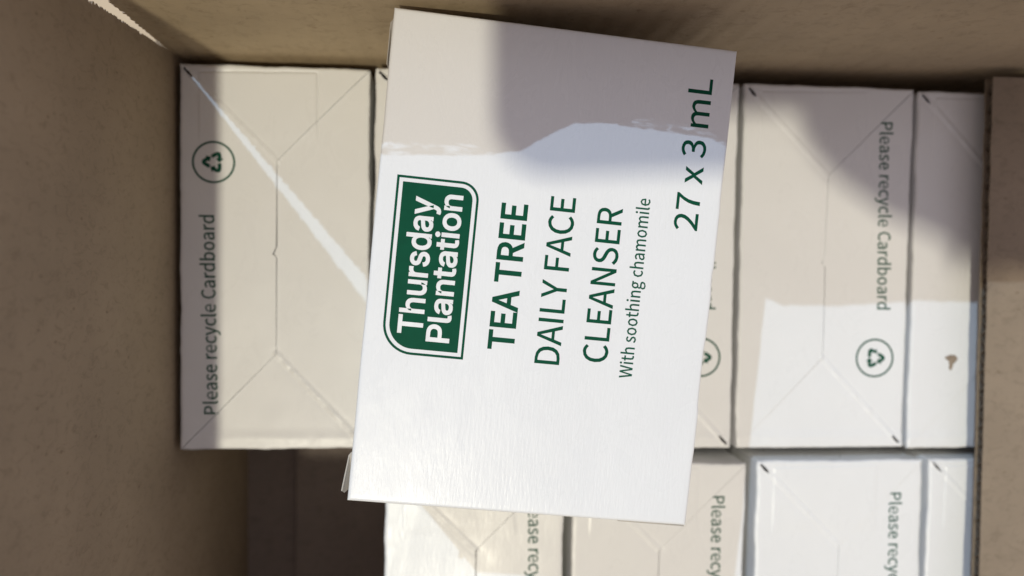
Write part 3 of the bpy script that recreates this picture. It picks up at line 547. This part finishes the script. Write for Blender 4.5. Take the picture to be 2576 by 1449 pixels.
# left wall, outline in (y, z)
L = [(BY0 - 4, ZF - 7.9), (BY1, ZF - 7.9)]
z = 4.
while z < 114.:
    L.append((BY1 - gapw(z) - abs(jag(z, 1.3, .55 * gapw(z) + .45)) * (z > 11), z)); z += .4
L += [(BY1 - gapw(114) - .2, 114.), (BY0 - 4, 114.)]
wall_from_outline(L, lambda p: (BX0, p[0], p[1]), Vector((-4, 0, 0)), 'side_wall', [M_KRAFT_Y_SHADED, M_KRAFT_EDGE], lambda f: f.calc_center_median().y > -5 and abs(f.normal.y) > .3)
# far wall, outline in (x, z)
def rim(x): return max(sst(8, 16, x) * (1 - sst(60, 66, x)), sst(104, 110, x) * (1 - sst(124, 128, x)))
L = [(BX1 + 4, ZF - 7.9), (BX0 - 4, ZF - 7.9), (BX0 - 4, 4.)]
z = 4.5
while z < 113.6:
    L.append((BX0 + gapw(z) * .9 + abs(jag(z, 9.3, .60 * gapw(z) + .45)) * (z > 11), z)); z += .55
x = BX0 + gapw(114) + 1.
while x < BX1 + 4:
    L.append((x, prof(ZTOP, x) - rim(x) * 3.4 + .5 * noise.noise(Vector((x * .25, 0, 7)))+ (.25 + .9 * max(sst(14, 24, x) * (1 - sst(52, 60, x)), sst(106, 114, x) * (1 - sst(124, 128, x)))) * noise.noise(Vector((x * 1.3, 0, 2))))); x += .5
L.append((BX1 + 4, 111))
wall_from_outline(L, lambda p: (p[0], BY1 + .0125 * max(0, p[0]), p[1]), Vector((0, 4, 0)), 'end_wall', [M_KRAFT, M_KRAFT_EDGE], lambda f: f.calc_center_median().x < 8 and abs(f.normal.x) > .3)
def tape_mat():
    m, nt, bs = mat('creased_clear_tape')
    bs.inputs['Base Color'].default_value = (.75, .72, .66, 1); bs.inputs['Roughness'].default_value = .2
    n = N(nt, 'ShaderNodeTexNoise', Scale=1., Detail=3., Roughness=.6, Distortion=1.2)
    nt.links.new(coords(nt, (170, 170, 620)), n.inputs[0])
    rp = ramp(nt, n.outputs[0], [(.50, (.96, .96, .96)), (.60, (.25, .25, .25)), (.68, (.05, .05, .05))])
    tr = nt.nodes.new('ShaderNodeBsdfTransparent'); ms = nt.nodes.new('ShaderNodeMixShader')
    nt.links.new(rp.outputs[0], ms.inputs[0]); nt.links.new(tr.outputs[0], ms.inputs[1]); nt.links.new(bs.outputs[0], ms.inputs[2])
    nt.links.new(ms.outputs[0], nt.nodes['Material Output'].inputs['Surface'])
    return m
M_TAPE = tape_mat()
for ta, tb in ((9, 66), (103, 128)):
    bm = bmesh.new(); x = ta; top = []; bot = []
    while x <= tb:
        zt = prof(ZTOP, x) + .35 * noise.noise(Vector((x * .5, 6, 1)))
        y = BY1 - .45 + .0125 * x + .25 * noise.noise(Vector((x * .2, 2, 2)))
        top.append(bm.verts.new((x, y, zt))); bot.append(bm.verts.new((x, y, zt - 7.))); x += .8
    for i in range(len(top) - 1): bm.faces.new((bot[i], bot[i + 1], top[i + 1], top[i]))
    add_part('packing_tape', bm, M_TAPE, True)
add_part('end_wall', box_bm(BX0, BY0 - 4, ZF - 7.9, BX1 + 4, BY0, 114), M_KRAFT)
add_part('side_wall', box_bm(BX1, BY0, ZF - 7.9, BX1 + 4, BY1, 5.4), M_KRAFT_Y_SHADED)
# floor: two base flaps meeting in the middle
add_part('base_flap', box_bm(BX0, -126.6, ZF - 7.9, BX1, BY1 - .1, ZF - 4.), M_KRAFT_BASE_SHADED)
add_part('base_pad', box_bm(20., BY0 + .5, ZF - 3.98, BX1 - .5, BY1 - 1., ZF, .3, 1), M_KRAFT_BASE_SHADED)
add_part('base_flap', box_bm(BX0, BY0, ZF - 7.9, BX1, -127.4, ZF - 4.02), M_KRAFT_BASE_SHADED)
# top flaps hinged on the walls: two folded out, the front one upright
def slab(name, p, u, v, n, m):
    p, u, v, n = map(Vector, (p, u, v, n))
    bm = bmesh.new(); vs = [bm.verts.new(q) for q in (p, p + u, p + u + v, p + v)]
    f = bm.faces.new(vs); r = bmesh.ops.extrude_face_region(bm, geom=[f])
    bmesh.ops.translate(bm, verts=[g for g in r['geom'] if isinstance(g, bmesh.types.BMVert)], vec=n)
    bmesh.ops.recalc_face_normals(bm, faces=bm.faces[:]); return add_part(name, bm, m)
slab('top_flap', (BX0 - 4.4, BY0, 113.2), (0, BY1 - BY0 - 8, 0), (-28, 0, -118), (-3.9, 0, .9), M_KRAFT_Y_SHADED)
slab('top_flap', (BX0 + 8, BY1 + 4.4, 102.), (BX1 - BX0 - 8, 0, 0), (0, 28, -118), (0, 3.9, .9), M_KRAFT)
slab('top_flap', (BX0 - 26, BY0 - 4.2, 114.2), (BX1 - BX0 + 26, 0, 0), (0, -12, 100), (0, 3.9, .4), M_KRAFT)  # unseen front flap, raised and widened past the wall to shade the floor

# the flap folded in at the right: two liners with the fluting between them
FX0, FY0, FY1, FZ = 266.3, -252., 2.6, 9.6
def flap_edge(y): return FX0 + .25 * noise.noise(Vector((y * .12, 3, 0))) - y * .012
bm = bmesh.new()
def liner(z0, z1):
    ys = [FY1 - i * 1.2 for i in range(int((FY1 - FY0) / 1.2) + 1)]
    L = [(flap_edge(y) + .15 * noise.noise(Vector((y * .9, z0, 0))), y) for y in ys] + [(BX1 + 3.8, ys[-1]), (BX1 + 3.8, ys[0])]
    bm = bmesh.new(); f = bm.faces.new([bm.verts.new((x, y, z0)) for x, y in L])
    r = bmesh.ops.extrude_face_region(bm, geom=[f])
    bmesh.ops.translate(bm, verts=[g for g in r['geom'] if isinstance(g, bmesh.types.BMVert)], vec=Vector((0, 0, z1 - z0)))
    bmesh.ops.recalc_face_normals(bm, faces=bm.faces[:])
    bmesh.ops.triangulate(bm, faces=[f for f in bm.faces if len(f.verts) > 4])
    return bm
infl = add_part('folded_flap', liner(FZ - .45, FZ), M_KRAFT_SHEET)
infl['label'] = 'brown corrugated flap folded in over the cartons, its cut edge showing the fluting'
def sub(name, bm, m):
    for v in bm.verts: v.co -= Vector((160, -127, -ZT))
    return finish(name, bm, m, infl, smooth=False)
sub('liner', liner(FZ - 4.0, FZ - 3.6), M_KRAFT_SHEET)
bm = bmesh.new(); rowp = []
y = FY1 - .3; k = 0
while y > FY0:
    zz = FZ - 2.15 + 1.45 * math.sin(2 * math.pi * y / 6.4)
    rowp.append((y, zz)); y -= .4
prev = None
for y, zz in rowp:
    xe = flap_edge(y) + .3 + .35 * noise.noise(Vector((y * .8, 1, 5)))
    q = [bm.verts.new((xe, y, zz)), bm.verts.new((BX1 + 3., y, zz)), bm.verts.new((BX1 + 3., y, zz + .22)), bm.verts.new((xe, y, zz + .22))]
    if prev:
        for i in range(4):
            bm.faces.new((prev[i], prev[(i + 1) % 4], q[(i + 1) % 4], q[i]))
    prev = q
bmesh.ops.recalc_face_normals(bm, faces=bm.faces[:])
sub('fluting', bm, M_FLUTE_SHADED)


# ------------------------------------------------------------------ the phone taking the picture and the hand holding it
M_GLASS = plain('phone_glass', (.02, .02, .022), .08)
M_METAL = plain('phone_frame_metal', (.35, .35, .37), .3, 1.)
M_SKIN = plain('skin', (.55, .33, .24), .5, nscale=200., var=.15)
M_SLEEVE = plain('grey_sleeve_fabric', (.10, .10, .12), .9, nscale=900., var=.4)
phone = empty('smartphone', CAM, label='dark smartphone held flat above the open box, camera lens pointing down', cat='smartphone')
phone.rotation_euler = camo.rotation_euler
def rrect(x0, y0, x1, y1, r, z0, z1, bev=0.):
    bm = bmesh.new(); L = []
    for cx, cy, a in ((x1 - r, y1 - r, 0), (x0 + r, y1 - r, 90), (x0 + r, y0 + r, 180), (x1 - r, y0 + r, 270)):
        L += [(cx + r * math.cos(math.radians(a + t)), cy + r * math.sin(math.radians(a + t))) for t in range(0, 91, 9)]
    f = bm.faces.new([bm.verts.new((x, y, z0)) for x, y in L])
    r_ = bmesh.ops.extrude_face_region(bm, geom=[f]); bmesh.ops.translate(bm, verts=[g for g in r_['geom'] if isinstance(g, bmesh.types.BMVert)], vec=Vector((0, 0, z1 - z0)))
    bmesh.ops.recalc_face_normals(bm, faces=bm.faces[:])
    if bev:
        e = [e for e in bm.edges if abs(e.verts[0].co.z - e.verts[1].co.z) < 1e-4]
        bmesh.ops.bevel(bm, geom=e, offset=bev, segments=3, affect='EDGES', profile=.5)
    return bm
PX0, PX1, PY0, PY1 = -18.5, 144., -66., 10.
finish('phone_body', rrect(PX0, PY0, PX1, PY1, 15, 2.6, 10.2, 1.2), M_METAL, phone, smooth=False)
finish('screen', rrect(PX0 + 2.5, PY0 + 2.5, PX1 - 2.5, PY1 - 2.5, 13, 10.2, 10.45), M_GLASS, phone, smooth=False)
for lx, ly in ((0, 0), (0, -20), (19, -10)):
    bm = bmesh.new()
    n = 36
    prof_ = ((5.9, 2.7), (5.9, .9), (7.3, .9), (7.6, 2.7))
    rings = [[bm.verts.new((lx + r * math.cos(2 * math.pi * i / n), ly + r * math.sin(2 * math.pi * i / n), z)) for i in range(n)] for r, z in prof_]
    for a, b_ in zip(rings, rings[1:]):
        for i in range(n): bm.faces.new((a[i], a[(i + 1) % n], b_[(i + 1) % n], b_[i]))
    finish('lens_ring', bm, M_METAL, phone)

def skin_body(name, chain, edges, radii, m, parent, sub=2):
    me = bpy.data.meshes.new(name); me.from_pydata([tuple(c * .001 for c in p) for p in chain], edges, []); me.update()
    o = link(name, me, parent, m)
    md = o.modifiers.new('Skin', 'SKIN'); md.use_smooth_shade = True
    for i, v in enumerate(me.skin_vertices[0].data):
        r = radii[i] * .001; v.radius = (r, r); v.use_root = (i == 0)
    s = o.modifiers.new('Sub', 'SUBSURF'); s.levels = sub; s.render_levels = sub
    return o
hand = empty('person', CAM, label='person in dark clothing leaning over the box, one hand gripping the smartphone', cat='person')
hand.rotation_euler = camo.rotation_euler
pts = [(112, -96, 22), (144, -98, 28), (182, -102, 40), (250, -122, 70), (116, -84, 10),      # palm, wrist, forearm
       (86, -80, 20), (112, -96, 14)]
ed = [(0, 1), (1, 2), (2, 3), (0, 4), (0, 5)]
pts = pts[:6]; rad = [30, 25, 27, 34, 16, 17]
# thumb over the screen side
base = len(pts); pts += [(80, -66, 22), (76, -50, 21), (72, -34, 18)]; rad += [11, 9, 7]
ed += [(5, base), (base, base + 1), (base + 1, base + 2)]
# four fingers behind the phone's back, unequal and bent
for k, (fx, ln) in enumerate(((100, 50), (118, 56), (134, 50), (148, 38))):
    b0 = len(pts)
    pts += [(fx + 2, -86, -4), (fx, -72, -8.5), (fx - 3, -72 + ln * .45, -7.5), (fx - 5, -72 + ln * .8, -6)]
    rad += [8.8, 8.2, 7.4, 6.2]
    ed += [(4 if k < 3 else 1, b0), (b0, b0 + 1), (b0 + 1, b0 + 2), (b0 + 2, b0 + 3)]
skin_body('hand', pts, ed, rad, M_SKIN, hand)
# the photographer leaning over the near side of the table, dark top and trousers
J = [(196, -106, 47), (300, -160, 72), (425, -310, 60), (335, -560, 330), (110, -590, 330), (-115, -560, 320), (-165, -570, 60), (-130, -500, -120),
     (110, -590, 180), (110, -600, 20), (110, -610, -170), (15, -600, -300), (205, -600, -300), (10, -560, -700), (210, -560, -700), (10, -570, -1050), (210, -570, -1050),
     (110, -575, 405)]
E_ = [(0, 1), (1, 2), (2, 3), (3, 4), (4, 5), (5, 6), (6, 7), (4, 8), (8, 9), (9, 10), (10, 11), (10, 12), (11, 13), (12, 14), (13, 15), (14, 16), (4, 17)]
R_ = [38, 42, 52, 70, 120, 70, 50, 40, 150, 140, 145, 92, 92, 62, 62, 50, 50, 62]
skin_body('clothing', J, E_, R_, M_SLEEVE, hand)
skin_body('head', [(110, -572, 420), (110, -560, 500), (110, -545, 560), (110, -500, 505)], [(0, 1), (1, 2), (1, 3)], [56, 84, 80, 26], M_SKIN, hand)
skin_body('hair', [(110, -590, 520), (110, -572, 590), (110, -530, 610)], [(0, 1), (1, 2)], [78, 78, 60], M_SLEEVE, hand)
